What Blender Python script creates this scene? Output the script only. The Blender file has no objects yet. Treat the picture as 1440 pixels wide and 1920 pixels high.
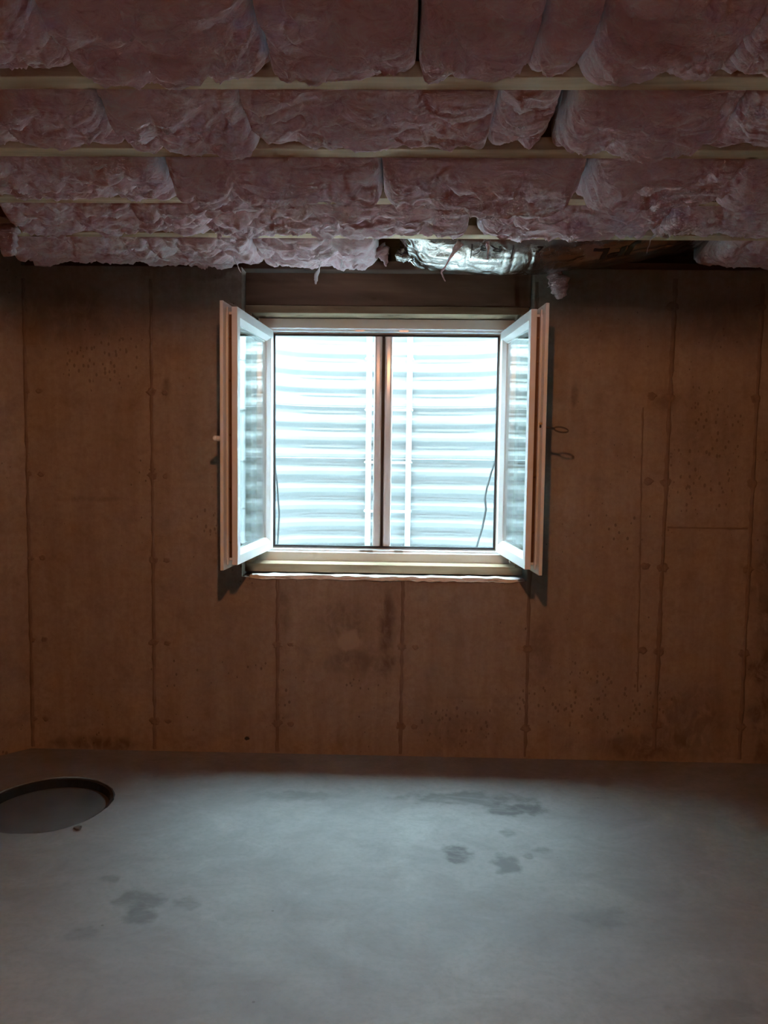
import bpy, bmesh, math, random
import numpy as np
from mathutils import Vector, Matrix

random.seed(7)
SC = bpy.context.scene
COL = SC.collection

# ------------------------------------------------------------------ camera
CAM_POS = (-0.0137, -3.6794, 1.4697)
PITCH, YAW, ROLL, F_PX = -0.0716, 0.0223, 0.0124, 1433.9
cam = bpy.data.cameras.new('camera')
cam.sensor_fit = 'VERTICAL'
cam.sensor_height = 36.0
cam.lens = F_PX / 1920.0 * 36.0
cam.clip_start = 0.02
camo = bpy.data.objects.new('camera', cam)
COL.objects.link(camo)
_fw = Vector((-math.sin(YAW) * math.cos(PITCH), math.cos(YAW) * math.cos(PITCH), math.sin(PITCH)))
_rt = Vector((math.cos(YAW), math.sin(YAW), 0))
_up = _rt.cross(_fw)
_r2 = math.cos(ROLL) * _rt + math.sin(ROLL) * _up
_u2 = -math.sin(ROLL) * _rt + math.cos(ROLL) * _up
camo.matrix_world = Matrix(((_r2.x, _u2.x, -_fw.x, CAM_POS[0]), (_r2.y, _u2.y, -_fw.y, CAM_POS[1]),
                            (_r2.z, _u2.z, -_fw.z, CAM_POS[2]), (0, 0, 0, 1)))
SC.camera = camo

# ------------------------------------------------------------------ sky, exposure
SKY_STRENGTH = 60.0
SKY_COLOR = (0.62, 0.92, 1.05, 1)
BULB_STRENGTH = 2150.0
BULB_COLOR = (1.0, 0.45, 0.20, 1)
world = bpy.data.worlds.new('overcast_sky')
SC.world = world
world.use_nodes = True
_bg = world.node_tree.nodes['Background']
_bg.inputs[0].default_value = SKY_COLOR
_bg.inputs[1].default_value = SKY_STRENGTH
vs = SC.view_settings
vs.view_transform = 'Standard'
vs.look = 'None'
vs.gamma = 1.0
vs.use_curve_mapping = False
vs.exposure = 0.0
SC.cycles.use_denoising = True
SC.cycles.transparent_max_bounces = 32
SC.cycles.max_bounces = 8
SC.cycles.adaptive_threshold = .04
SC.cycles.caustics_refractive = False
SC.cycles.diffuse_bounces = 4
SC.cycles.glossy_bounces = 4
SC.cycles.sample_clamp_indirect = 60.0

# ------------------------------------------------------------------ helpers
class MB:
    def __init__(s):
        s.v, s.f = [], []
    def add(s, vs_, fs):
        n = len(s.v)
        s.v += [tuple(p) for p in vs_]
        s.f += [tuple(i + n for i in f) for f in fs]
        return s
    def box(s, x0, x1, y0, y1, z0, z1):
        return s.add([(x0, y0, z0), (x1, y0, z0), (x1, y1, z0), (x0, y1, z0), (x0, y0, z1), (x1, y0, z1), (x1, y1, z1), (x0, y1, z1)],
                     [(0, 3, 2, 1), (4, 5, 6, 7), (0, 1, 5, 4), (1, 2, 6, 5), (2, 3, 7, 6), (3, 0, 4, 7)])
    def prism(s, poly, z0, z1):
        n = len(poly)
        s.add([(x, y, z0) for x, y in poly] + [(x, y, z1) for x, y in poly],
              [tuple(range(n - 1, -1, -1)), tuple(range(n, 2 * n))] + [(i, (i + 1) % n, n + (i + 1) % n, n + i) for i in range(n)])
        return s
    def tube(s, pts, rad, n=8, squash=1.0, twist=0.0, caps=True):
        pts = [Vector(p) for p in pts]
        rads = rad if isinstance(rad, (list, tuple)) else [rad] * len(pts)
        base = len(s.v)
        for i, p in enumerate(pts):
            d = (pts[min(i + 1, len(pts) - 1)] - pts[max(i - 1, 0)]).normalized()
            ref = Vector((0, 1, 0)) if abs(d.y) < .9 else Vector((1, 0, 0))
            a = d.cross(ref).normalized()
            b = d.cross(a).normalized()
            for k in range(n):
                t = 2 * math.pi * k / n
                c, q = math.cos(t) * rads[i], math.sin(t) * rads[i] * squash
                tw = twist * i
                c, q = c * math.cos(tw) - q * math.sin(tw), c * math.sin(tw) + q * math.cos(tw)
                s.v.append(tuple(p + a * c + b * q))
        for i in range(len(pts) - 1):
            for k in range(n):
                s.f.append((base + i * n + k, base + i * n + (k + 1) % n, base + (i + 1) * n + (k + 1) % n, base + (i + 1) * n + k))
        if caps:
            s.f.append(tuple(base + k for k in range(n - 1, -1, -1)))
            s.f.append(tuple(base + (len(pts) - 1) * n + k for k in range(n)))
        return s
    def build(s, name, mat, parent=None, smooth=False, bevel=0.0, fix=True):
        me = bpy.data.meshes.new(name)
        me.from_pydata(s.v, [], s.f)
        if fix:
            bm = bmesh.new(); bm.from_mesh(me)
            bmesh.ops.recalc_face_normals(bm, faces=bm.faces)
            bm.to_mesh(me); bm.free()
        return link(name, me, mat, parent, smooth, bevel)

def link(name, me, mat, parent=None, smooth=False, bevel=0.0):
    if mat is not None:
        me.materials.clear(); me.materials.append(mat)
    if smooth:
        me.polygons.foreach_set('use_smooth', [True] * len(me.polygons))
    o = bpy.data.objects.new(name, me)
    COL.objects.link(o)
    if parent is not None:
        o.parent = parent
        o.matrix_parent_inverse = parent.matrix_basis.inverted()
    if bevel > 0:
        b = o.modifiers.new('bevel', 'BEVEL'); b.width = bevel; b.segments = 2; b.limit_method = 'ANGLE'
    return o

def empty(name, loc=(0, 0, 0)):
    o = bpy.data.objects.new(name, None)
    o.location = loc
    o.empty_display_size = .1
    COL.objects.link(o)
    return o

def tag(o, label, cat=None, group=None, kind=None):
    o['label'] = label
    if cat: o['category'] = cat
    if group: o['group'] = group
    if kind: o['kind'] = kind
    return o

def hash3(i, j, k, seed):
    h = (i.astype(np.int64) * 374761393 + j.astype(np.int64) * 668265263 + k.astype(np.int64) * 2147483647 + seed * 974634777) & 0xffffffff
    h = ((h ^ (h >> 13)) * 1274126177) & 0xffffffff
    h = h ^ (h >> 16)
    return (h & 0xffff) / 65535.0

def vnoise(x, y, z, seed=0):
    """smooth value noise in 0..1 on numpy arrays"""
    x, y, z = np.broadcast_arrays(np.asarray(x, float), np.asarray(y, float), np.asarray(z, float))
    i, j, k = np.floor(x), np.floor(y), np.floor(z)
    u, v, w = x - i, y - j, z - k
    u, v, w = [t * t * t * (t * (t * 6 - 15) + 10) for t in (u, v, w)]
    i, j, k = i.astype(int), j.astype(int), k.astype(int)
    def c(a, b, d): return hash3(i + a, j + b, k + d, seed)
    x00 = c(0, 0, 0) * (1 - u) + c(1, 0, 0) * u
    x10 = c(0, 1, 0) * (1 - u) + c(1, 1, 0) * u
    x01 = c(0, 0, 1) * (1 - u) + c(1, 0, 1) * u
    x11 = c(0, 1, 1) * (1 - u) + c(1, 1, 1) * u
    return (x00 * (1 - v) + x10 * v) * (1 - w) + (x01 * (1 - v) + x11 * v) * w

def grid_obj(name, P, mat, parent=None, closed_u=False, smooth=True):
    """P: array (nu, nv, 3)"""
    nu, nv, _ = P.shape
    idx = np.arange(nu * nv).reshape(nu, nv)
    a = idx[:-1, :-1].ravel(); b = idx[1:, :-1].ravel(); c = idx[1:, 1:].ravel(); d = idx[:-1, 1:].ravel()
    faces = np.stack([a, b, c, d], 1)
    me = bpy.data.meshes.new(name)
    me.from_pydata(P.reshape(-1, 3).tolist(), [], faces.tolist())
    return link(name, me, mat, parent, smooth)

# ------------------------------------------------------------------ materials
class NT:
    def __init__(s, name):
        s.m = bpy.data.materials.new(name)
        s.m.use_nodes = True
        s.t = s.m.node_tree
        s.b = s.t.nodes['Principled BSDF']
        s.out = s.t.nodes['Material Output']
    def n(s, typ, **kw):
        nd = s.t.nodes.new(typ)
        for k, v in kw.items(): setattr(nd, k, v)
        return nd
    def set(s, sock, v):
        if hasattr(v, 'is_linked') or hasattr(v, 'links'): s.t.links.new(v, sock)
        else: sock.default_value = v
    def coord(s, scale=(1, 1, 1), loc=(0, 0, 0)):
        if not hasattr(s, '_tc'): s._tc = s.n('ShaderNodeTexCoord')
        mp = s.n('ShaderNodeMapping')
        s.t.links.new(s._tc.outputs['Object'], mp.inputs[0])
        mp.inputs['Scale'].default_value = scale
        mp.inputs['Location'].default_value = loc
        return mp.outputs[0]
    def noise(s, scale, detail=4, rough=.55, stretch=(1, 1, 1), loc=(0, 0, 0), dist=0.0):
        nd = s.n('ShaderNodeTexNoise')
        s.t.links.new(s.coord(stretch, loc), nd.inputs['Vector'])
        nd.inputs['Scale'].default_value = scale
        nd.inputs['Detail'].default_value = detail
        nd.inputs['Roughness'].default_value = rough
        nd.inputs['Distortion'].default_value = dist
        return nd.outputs[0]
    def ramp(s, fac, stops):
        nd = s.n('ShaderNodeValToRGB')
        el = nd.color_ramp.elements
        while len(el) < len(stops): el.new(.5)
        for e, (p, c) in zip(el, stops):
            e.position = p
            e.color = (c, c, c, 1) if isinstance(c, (int, float)) else (*c, 1)
        s.set(nd.inputs[0], fac)
        return nd.outputs[0]
    def mix(s, fac, a, b, mode='MIX'):
        nd = s.n('ShaderNodeMix', data_type='RGBA', blend_type=mode)
        s.set(nd.inputs[0], fac)
        for sock, v in ((nd.inputs[6], a), (nd.inputs[7], b)):
            if isinstance(v, tuple): v = (*v, 1) if len(v) == 3 else v
            s.set(sock, v)
        return nd.outputs[2]
    def math(s, op, a, b=None, clamp=False):
        nd = s.n('ShaderNodeMath', operation=op, use_clamp=clamp)
        s.set(nd.inputs[0], a)
        if b is not None: s.set(nd.inputs[1], b)
        return nd.outputs[0]
    def blob(s, center, radius, edge=.35, warp=.6, wscale=9.0):
        """0..1 patch mask with a noisy outline around a point, radii per axis"""
        if not hasattr(s, '_obj'): s._obj = s.coord((1, 1, 1)); s._warp = {}
        v = s._obj
        if wscale not in s._warp:
            nz = s.n('ShaderNodeTexNoise'); s.t.links.new(v, nz.inputs['Vector'])
            nz.inputs['Scale'].default_value = wscale; nz.inputs['Detail'].default_value = 5
            s._warp[wscale] = s.math('SUBTRACT', nz.outputs[0], .5)
        sub = s.n('ShaderNodeVectorMath', operation='SUBTRACT'); s.t.links.new(v, sub.inputs[0]); sub.inputs[1].default_value = center
        dv = s.n('ShaderNodeVectorMath', operation='DIVIDE'); s.t.links.new(sub.outputs[0], dv.inputs[0]); dv.inputs[1].default_value = radius
        ln = s.n('ShaderNodeVectorMath', operation='LENGTH'); s.t.links.new(dv.outputs[0], ln.inputs[0])
        d = s.math('ADD', ln.outputs['Value'], s.math('MULTIPLY', s._warp[wscale], warp * 3))
        mr = s.n('ShaderNodeMapRange'); mr.interpolation_type = 'SMOOTHSTEP'
        s.t.links.new(d, mr.inputs[0])
        mr.inputs[1].default_value = 1 - edge; mr.inputs[2].default_value = 1 + edge
        mr.inputs[3].default_value = 1; mr.inputs[4].default_value = 0
        return mr.outputs[0]
    def bump(s, h, strength=.3, dist=.01, prev=None):
        nd = s.n('ShaderNodeBump')
        nd.inputs['Strength'].default_value = strength
        nd.inputs['Distance'].default_value = dist
        s.set(nd.inputs['Height'], h)
        if prev is not None: s.t.links.new(prev, nd.inputs['Normal'])
        s.t.links.new(nd.outputs[0], s.b.inputs['Normal'])
        return nd.outputs[0]
    def base(s, c, rough=.7, metal=0.0, spec=.5):
        if isinstance(c, tuple): c = (*c, 1)
        s.set(s.b.inputs['Base Color'], c)
        s.set(s.b.inputs['Roughness'], rough)
        s.set(s.b.inputs['Metallic'], metal)
        s.b.inputs['Specular IOR Level'].default_value = spec
        return s.m

def mat_plain(name, c, rough=.5, metal=0.0, var=.12, vscale=14, spec=.5):
    t = NT(name)
    nz = t.noise(vscale, 4)
    dark = tuple(x * (1 - var) for x in c)
    lite = tuple(min(1, x * (1 + var)) for x in c)
    return t.base(t.mix(nz, dark, lite), rough, metal, spec)

def mat_concrete_wall():
    t = NT('poured_concrete')
    big = t.noise(2.1, 5, .65, dist=.7)
    streak = t.noise(3.0, 4, .65, (4.0, 4.0, .35))
    fine = t.noise(38, 3, .6)
    grain = t.noise(9, 5, .72)
    col = t.mix(big, (0.279, 0.216, 0.168), (0.372, 0.303, 0.243))
    col = t.mix(t.ramp(streak, [(.40, 0), (.70, .55)]), col, (0.228, 0.161, 0.114))
    col = t.mix(t.ramp(grain, [(.48, 0), (.74, .75)]), col, (0.204, 0.144, 0.102))
    col = t.mix(t.ramp(fine, [(.35, .30), (.60, 0)]), col, (0.186, 0.131, 0.093))
    # small bug holes and mould specks, denser on the right and low
    vo = t.n('ShaderNodeTexVoronoi'); t.t.links.new(t.coord((1, 1, .7)), vo.inputs['Vector']); vo.inputs['Scale'].default_value = 31
    dens = t.ramp(t.noise(2.3, 3, .5, loc=(3.1, 0, 1.2)), [(.46, .0), (.70, .20)])
    spots = t.math('LESS_THAN', vo.outputs['Distance'], dens)
    col = t.mix(t.math('MULTIPLY', spots, .6), col, (0.080, 0.054, 0.038))
    vo2 = t.n('ShaderNodeTexVoronoi'); t.t.links.new(t.coord((1, 1, .45)), vo2.inputs['Vector']); vo2.inputs['Scale'].default_value = 11
    spots2 = t.math('LESS_THAN', vo2.outputs['Distance'], t.ramp(t.noise(1.7, 3, .5, loc=(.4, 0, 7.7)), [(.56, 0), (.80, .14)]))
    col = t.mix(t.math('MULTIPLY', spots2, .45), col, (0.111, 0.075, 0.051))
    # clusters of fine dark specks
    vo3 = t.n('ShaderNodeTexVoronoi'); t.t.links.new(t.coord((1, 1, .6), (.3, 0, .1)), vo3.inputs['Vector']); vo3.inputs['Scale'].default_value = 44
    for c, r in [((1.44, 0, 1.50), (.17, 1, .34)), ((.30, 0, .17), (.20, 1, .13)), ((-1.45, 0, 1.93), (.20, 1, .14)), ((-.95, 0, 1.10), (.07, 1, .20)), ((.95, 0, .30), (.4, 1, .16))]:
        sp = t.math('LESS_THAN', vo3.outputs['Distance'], t.math('MULTIPLY', t.blob(c, r, .5, .7), .26))
        col = t.mix(t.math('MULTIPLY', sp, .55), col, (.10, .066, .046))
    brk = t.ramp(t.noise(13, 4, .7, (1, 1, .6), (5, 0, 2), .8), [(.34, .15), (.58, 1)])
    # individual stains and dark patches; the upper corner patches partly paint in shadow
    for c, r, k in [((-.29, 0, .66), (.13, 1, .10), .55), ((-.075, 0, .62), (.035, 1, .22), .85), ((-.20, 0, .46), (.16, 1, .07), .55),
                    ((-.58, 0, .72), (.035, 1, .14), .45), ((1.42, 0, 1.60), (.14, 1, .20), .35), ((1.24, 0, 1.75), (.08, 1, .05), .5),
                    ((1.40, 0, .22), (.20, 1, .15), .55), ((1.22, 0, .07), (.30, 1, .06), .7), ((-1.50, 0, .03), (.20, 1, .035), .75),
                    ((.30, 0, .13), (.20, 1, .10), .35), ((1.88, 0, .62), (.17, 1, .74), .95), ((1.52, 0, 2.12), (.20, 1, .12), .5),  # tall dark patch at far right; upper-right one paints in batt shadow
                    ((-1.65, 0, 2.13), (.26, 1, .14), .55), ((.80, 0, 1.76), (.014, 1, .05), .6), ((-1.15, 0, 1.78), (.02, 1, .045), .7),  # upper-left patch: stain plus painted-in batt shadow
                    ((-1.50, 0, 1.25), (.12, 1, .012), .5), ((.66, 0, .55), (.06, 1, .14), .4)]:
        col = t.mix(t.math('MULTIPLY', t.math('MULTIPLY', t.blob(c, r, .6, .8), k), brk), col, (.110, .070, .047))
    # pale rubbed patch in the stain under the window
    col = t.mix(t.math('MULTIPLY', t.blob((-.26, 0, .575), (.06, 1, .05), .25, .5, 14), .8), col, (.35, .27, .21))
    t.bump(t.math('ADD', grain, t.math('MULTIPLY', fine, .5)), .35, .006)
    return t.base(col, .85, 0, .25)

def mat_concrete_floor():
    t = NT('trowelled_concrete_slab')
    big = t.noise(1.1, 6, .62, dist=.6)
    mid = t.noise(4.2, 6, .7, (1, 1.5, 1), dist=.8)
    fine = t.noise(46, 4, .6)
    col = t.mix(t.ramp(big, [(.32, 0), (.68, 1)]), (0.157, 0.150, 0.144), (0.224, 0.217, 0.209))
    col = t.mix(t.ramp(mid, [(.45, 0), (.75, .55)]), col, (0.130, 0.126, 0.123))
    col = t.mix(t.ramp(mid, [(.22, .5), (.40, 0)]), col, (0.250, 0.241, 0.233))
    col = t.mix(t.ramp(fine, [(.30, .3), (.55, 0)]), col, (0.120, 0.116, 0.113))
    smear = t.noise(7, 6, .7, (.8, 2.2, 1), (2.2, .4, 0), .5)
    for c, r, k in [((.213, -.921, 0), (.045, .06, 1), .75), ((.388, -.988, 0), (.05, .06, 1), .6), ((.48, -.55, 0), (.13, .05, 1), .7),
                    ((.30, -.46, 0), (.26, .06, 1), .5), ((.42, -.76, 0), (.03, .035, 1), .55), ((.54, -.886, 0), (.035, .022, 1), .5),
                    ((.475, -.93, 0), (.018, .02, 1), .6), ((-.86, -1.27, 0), (.075, .055, 1), .5), ((-.83, -1.36, 0), (.045, .05, 1), .5),
                    ((-.70, -1.285, 0), (.05, .035, 1), .4), ((-.97, -1.45, 0), (.05, .03, 1), .4), ((-1.0, -1.15, 0), (.035, .025, 1), .4),
                    ((-.45, -.47, 0), (.14, .05, 1), .35), ((.66, -1.3, 0), (.10, .05, 1), .3), ((.9, -1.75, 0), (.16, .10, 1), .3)]:
        col = t.mix(t.math('MULTIPLY', t.math('MULTIPLY', t.blob(c, r, .35, .7, 16), min(1, k * 1.35)), t.ramp(smear, [(.36, .35), (.52, 1)])), col, (.075, .072, .07))
    vo = t.n('ShaderNodeTexVoronoi'); t.t.links.new(t.coord(), vo.inputs['Vector']); vo.inputs['Scale'].default_value = 5
    col = t.mix(t.math('MULTIPLY', t.math('LESS_THAN', vo.outputs['Distance'], .022), .7), col, (.09, .08, .075))
    t.bump(t.math('ADD', mid, t.math('MULTIPLY', fine, .25)), .14, .008)
    return t.base(col, t.ramp(mid, [(.3, .5), (.7, .72)]), 0, .35)

def mat_wood(name, c0, c1, knot=(.12, .06, .03), axis=0, grain=26, rough=.75, knots=True, smear=0.0):
    t = NT(name)
    st = [1, 1, 1]; st[axis] = .06
    st2 = [1, 1, 1]; st2[axis] = .16
    g = t.noise(grain, 6, .6, tuple(st), dist=.8)
    g2 = t.noise(grain * .35, 4, .55, tuple(st2), dist=1.5)
    col = t.mix(t.ramp(g, [(.3, 0), (.7, 1)]), c0, c1)
    col = t.mix(t.ramp(g2, [(.45, 0), (.70, .6)]), col, tuple(x * .62 for x in c0))
    if smear: col = t.mix(t.math('MULTIPLY', t.ramp(t.noise(3.2, 4, .5, tuple(st2)), [(.48, 0), (.6, 1)]), smear), col, tuple(x * .38 for x in c0))
    if knots:
        vo = t.n('ShaderNodeTexVoronoi')
        sk = [1, 1, 1]; sk[axis] = .55
        t.t.links.new(t.coord(tuple(sk)), vo.inputs['Vector']); vo.inputs['Scale'].default_value = 9
        k = t.ramp(vo.outputs['Distance'], [(.05, 1), (.12, 0)])
        col = t.mix(t.math('MULTIPLY', k, .85), col, knot)
    t.bump(g, .2, .003)
    return t.base(col, rough, 0, .25)

def mat_fiberglass():
    t = NT('pink_fiberglass')
    a = t.noise(5.5, 3, .6)
    st = t.noise(30, 4, .72, (.45, 1, 1), dist=1.6)
    fi = t.noise(150, 2, .7, (.35, 1, 1))
    col = t.mix(t.ramp(a, [(.3, 0), (.7, 1)]), (.84, .54, .575), (.94, .71, .735))
    col = t.mix(t.ramp(st, [(.50, 0), (.72, .75)]), col, (.96, .92, .92))
    col = t.mix(t.ramp(st, [(.28, .7), (.45, 0)]), col, (.66, .31, .345))
    n1 = t.bump(st, .5, .012)
    t.bump(fi, .4, .003, n1)
    m = t.base(col, .95, 0, .1)
    t.b.inputs['Sheen Weight'].default_value = .7
    t.b.inputs['Sheen Roughness'].default_value = .5
    t.b.inputs['Sheen Tint'].default_value = (1, .93, .94, 1)
    return m

def mat_foil():
    t = NT('foil_facing')
    cr = t.noise(55, 5, .6, (1, .25, .25), dist=.6)
    wr = t.noise(13, 5, .6, dist=1.0)
    n1 = t.bump(wr, .30, .02)
    t.bump(cr, .35, .006, n1)
    return t.base(t.mix(wr, (.32, .28, .25), (.44, .41, .385)), .17, 1.0)

def mat_glass():
    """thin clear pane: lets light straight through and mirrors by Fresnel"""
    t = NT('window_glass')
    tr = t.n('ShaderNodeBsdfTransparent'); tr.inputs[0].default_value = (.95, .985, .98, 1)
    gl = t.n('ShaderNodeBsdfGlossy'); gl.inputs['Roughness'].default_value = .004; gl.inputs[0].default_value = (1, 1, 1, 1)
    fr = t.n('ShaderNodeFresnel'); fr.inputs[0].default_value = 1.5
    geo = t.n('ShaderNodeNewGeometry')
    # inner faces of the slab reflect like the outer ones
    ior = t.n('ShaderNodeMix'); ior.data_type = 'FLOAT'
    t.t.links.new(geo.outputs['Backfacing'], ior.inputs[0]); ior.inputs[2].default_value = 1.5; ior.inputs[3].default_value = 1 / 1.5
    t.t.links.new(ior.outputs[0], fr.inputs[0])
    mx = t.n('ShaderNodeMixShader')
    t.t.links.new(fr.outputs[0], mx.inputs[0]); t.t.links.new(tr.outputs[0], mx.inputs[1]); t.t.links.new(gl.outputs[0], mx.inputs[2])
    t.t.links.new(mx.outputs[0], t.out.inputs[0])
    return t.m

def mat_screen():
    t = NT('insect_mesh')
    tr = t.n('ShaderNodeBsdfTransparent'); tr.inputs[0].default_value = (1, 1, 1, 1)
    df = t.n('ShaderNodeBsdfDiffuse'); df.inputs[0].default_value = (.10, .11, .12, 1)
    mx = t.n('ShaderNodeMixShader'); mx.inputs[0].default_value = .075
    t.t.links.new(tr.outputs[0], mx.inputs[1]); t.t.links.new(df.outputs[0], mx.inputs[2])
    t.t.links.new(mx.outputs[0], t.out.inputs[0])
    return t.m

def mat_emit(name, c, s):
    t = NT(name)
    t.b.inputs['Base Color'].default_value = c
    t.b.inputs['Emission Color'].default_value = c
    t.b.inputs['Emission Strength'].default_value = s
    return t.m

M = {}
M['wall'] = mat_concrete_wall()
M['floor'] = mat_concrete_floor()
M['pine'] = mat_wood('pine_flange', (.68, .48, .30), (.84, .64, .44))
M['osb'] = mat_wood('osb_web', (.40, .20, .08), (.52, .29, .13), grain=60, knots=False)
M['buck'] = mat_wood('buck_lumber', (.25, .17, .10), (.33, .24, .15), grain=30)
M['buck_z'] = mat_wood('buck_lumber_upright', (.25, .17, .10), (.33, .24, .15), axis=2, grain=30)
M['header'] = mat_wood('header_lumber', (.24, .125, .078), (.32, .18, .115), grain=16, smear=.8)
M['subfloor'] = mat_wood('subfloor_panel', (.22, .14, .08), (.30, .20, .12), grain=70, knots=False)
M['pvc'] = mat_plain('white_pvc', (.74, .74, .735), .32, 0, .02, 6)
M['alu'] = mat_plain('screen_aluminium', (.76, .74, .75), .16, 0, .03, 8)
M['rubber'] = mat_plain('black_rubber', (.022, .023, .026), .55, 0, .15)
M['glass'] = mat_glass()
M['mesh'] = mat_screen()
M['rail'] = mat_plain('brassy_lock_rail', (.15, .08, .04), .4, .6, .2, 30)
M['brass'] = mat_plain('brass_bolt', (.80, .55, .25), .22, 1.0, .1)
M['zinc'] = mat_plain('zinc_plate', (.72, .72, .72), .28, .9, .1)
M['lever'] = mat_plain('dark_lever_metal', (.10, .075, .055), .4, .5, .1)
M['well'] = mat_plain('galvanised_steel', (.275, .29, .295), .45, .10, .05, 5)
M['ladder'] = mat_plain('white_ladder_steel', (.62, .64, .65), .4, 0, .03, 6)
M['gravel'] = mat_plain('gravel_bounce_bed', (.86, .86, .85), .9, 0, .1, 60)  # near-white so the unseen bed reflects sky light onto the ceiling
M['soil'] = mat_plain('soil_and_grass', (.12, .14, .07), .95, 0, .4, 7)
M['siding'] = mat_plain('pale_siding', (.55, .55, .53), .6, 0, .05, 4)
M['cable'] = mat_plain('grey_cable', (.10, .11, .115), .5)
M['pink'] = mat_fiberglass()
M['foil'] = mat_foil()
M['ink'] = mat_plain('dark_print', (.035, .022, .016), .6, 0, .1)
M['paper'] = mat_plain('white_paper', (.66, .64, .62), .7, 0, .05)
M['film'] = mat_plain('pale_glass_fibre', (.78, .70, .70), .8, 0, .12, 60)
M['mortar'] = mat_plain('white_mortar', (.74, .73, .70), .9, 0, .28, 40)
M['black_plastic'] = mat_plain('black_plastic', (.012, .012, .013), .5, 0, .2)
M['lid'] = mat_plain('dusty_lid', (.062, .055, .052), .75, 0, .45, 5)
M['porcelain'] = mat_plain('porcelain', (.75, .74, .70), .3, 0, .03)
M['bulb'] = mat_emit('warm_bulb', BULB_COLOR, BULB_STRENGTH)
M['seam'] = mat_plain('concrete_fin', (.20, .142, .105), .9, 0, .35, 16, .2)
M['tie'] = mat_plain('tie_patch', (.21, .148, .108), .9, 0, .45, 40, .2)
M['plug'] = mat_plain('dark_plug', (.03, .025, .022), .8)

# ------------------------------------------------------------------ room shell
WT = 2.36           # top of the poured wall and underside of the joists
OX0, OX1, OZ = -.785, .600, .880      # opening in the back wall, open at the top
WD = .30            # wall thickness

wb = MB()
wb.box(-1.842, OX0, 0, WD, 0, WT)
wb.box(OX1, 4.6, 0, WD, 0, WT)
wb.box(OX0, OX1, 0, WD, 0, OZ)
wall = tag(wb.build('wall_back', M['wall']), 'stained poured concrete wall around the basement window', kind='structure')

wl = MB().prism([(-1.842, 0), (-1.842, .3), (-2.05, .3), (-4.8, -2.45), (-4.8, -9.5), (-4.5, -9.5), (-4.5, -2.658)], 0, 2.60)
tag(wl.build('wall_left', M['wall']), 'concrete wall turning away at the left edge of the picture', kind='structure')
tag(MB().box(4.6, 4.9, -9.5, .3, 0, 2.60).build('wall_right', M['wall']), 'concrete side wall beyond the right edge', kind='structure')
tag(MB().box(-4.8, 4.9, -9.8, -9.5, 0, 2.60).build('wall_front', M['wall']), 'concrete wall behind the viewer', kind='structure')

# floor slab with the round hole of the sump
PX, PY, PR = -1.485, -.59, .267
fl = MB()
h = .40
N = 72
def sq(t):
    c, s_ = math.cos(t), math.sin(t)
    k = 1 / max(abs(c), abs(s_))
    return PX + h * c * k, PY + h * s_ * k
rim = []
for i in range(N):
    t = 2 * math.pi * i / N
    jr = PR + .003 * math.sin(5 * t) + .0025 * random.uniform(-1, 1)
    rim.append((PX + jr * math.cos(t), PY + jr * math.sin(t)))
vv = [(x, y, 0) for x, y in rim] + [(*sq(2 * math.pi * i / N), 0) for i in range(N)] + [(x, y, -.12) for x, y in rim]
fl.add(vv, [(i, N + i, N + (i + 1) % N, (i + 1) % N) for i in range(N)] + [(i, (i + 1) % N, 2 * N + (i + 1) % N, 2 * N + i) for i in range(N)])
X0, X1, Y0, Y1 = -4.8, 4.9, -9.8, .3
for a in [(X0, PX - h, Y0, Y1), (PX + h, X1, Y0, Y1), (PX - h, PX + h, Y0, PY - h), (PX - h, PX + h, PY + h, Y1)]:
    fl.add([(a[0], a[2], 0), (a[1], a[2], 0), (a[1], a[3], 0), (a[0], a[3], 0)], [(0, 1, 2, 3)])
floor = tag(fl.build('floor', M['floor'], fix=False), 'grey trowelled concrete slab floor with damp smudges', kind='structure')
tag(MB().box(-4.8, 4.9, -9.8, .3, 2.60, 2.62).build('ceiling', M['subfloor']), 'wooden subfloor above the joists', kind='structure')

# form seams: raised fins left between the shuttering panels, with tie marks
def fin(x_top, x_bot, z0, z1, w=.008, d=.004, name='form_seam', seed=0):
    rnd = random.Random(seed)
    n = max(6, int((z1 - z0) / .035))
    m = MB()
    vs_, fs = [], []
    for i in range(n + 1):
        z = z0 + (z1 - z0) * i / n
        x = x_bot + (x_top - x_bot) * i / n + rnd.uniform(-.0018, .0018)
        ww = w * rnd.uniform(.6, 1.35)
        dd = d * rnd.uniform(.6, 1.3)
        vs_ += [(x - ww, -.0002, z), (x - ww * .3, -dd, z), (x + ww * .3, -dd, z), (x + ww, -.0002, z)]
    for i in range(n):
        for k in range(3):
            fs.append((i * 4 + k, i * 4 + k + 1, i * 4 + k + 5, i * 4 + k + 4))
    m.add(vs_, fs)
    return m.build(name, M['seam'], wall, fix=False)

def tie(x, z, r=.02, seed=0, mat='tie'):
    rnd = random.Random(seed)
    n = 14
    ring = [(x + r * rnd.uniform(.7, 1.2) * math.cos(2 * math.pi * k / n), -.0003, z + r * .8 * rnd.uniform(.7, 1.2) * math.sin(2 * math.pi * k / n)) for k in range(n)]
    inner = [(x + (a - x) * .65, -.004, z + (c - z) * .65) for a, b, c in ring]
    m = MB().add(ring + inner, [(k, (k + 1) % n, n + (k + 1) % n, n + k) for k in range(n)] + [tuple(range(n, 2 * n))])
    return m.build('tie_mark', M[mat], wall, fix=False)

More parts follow.
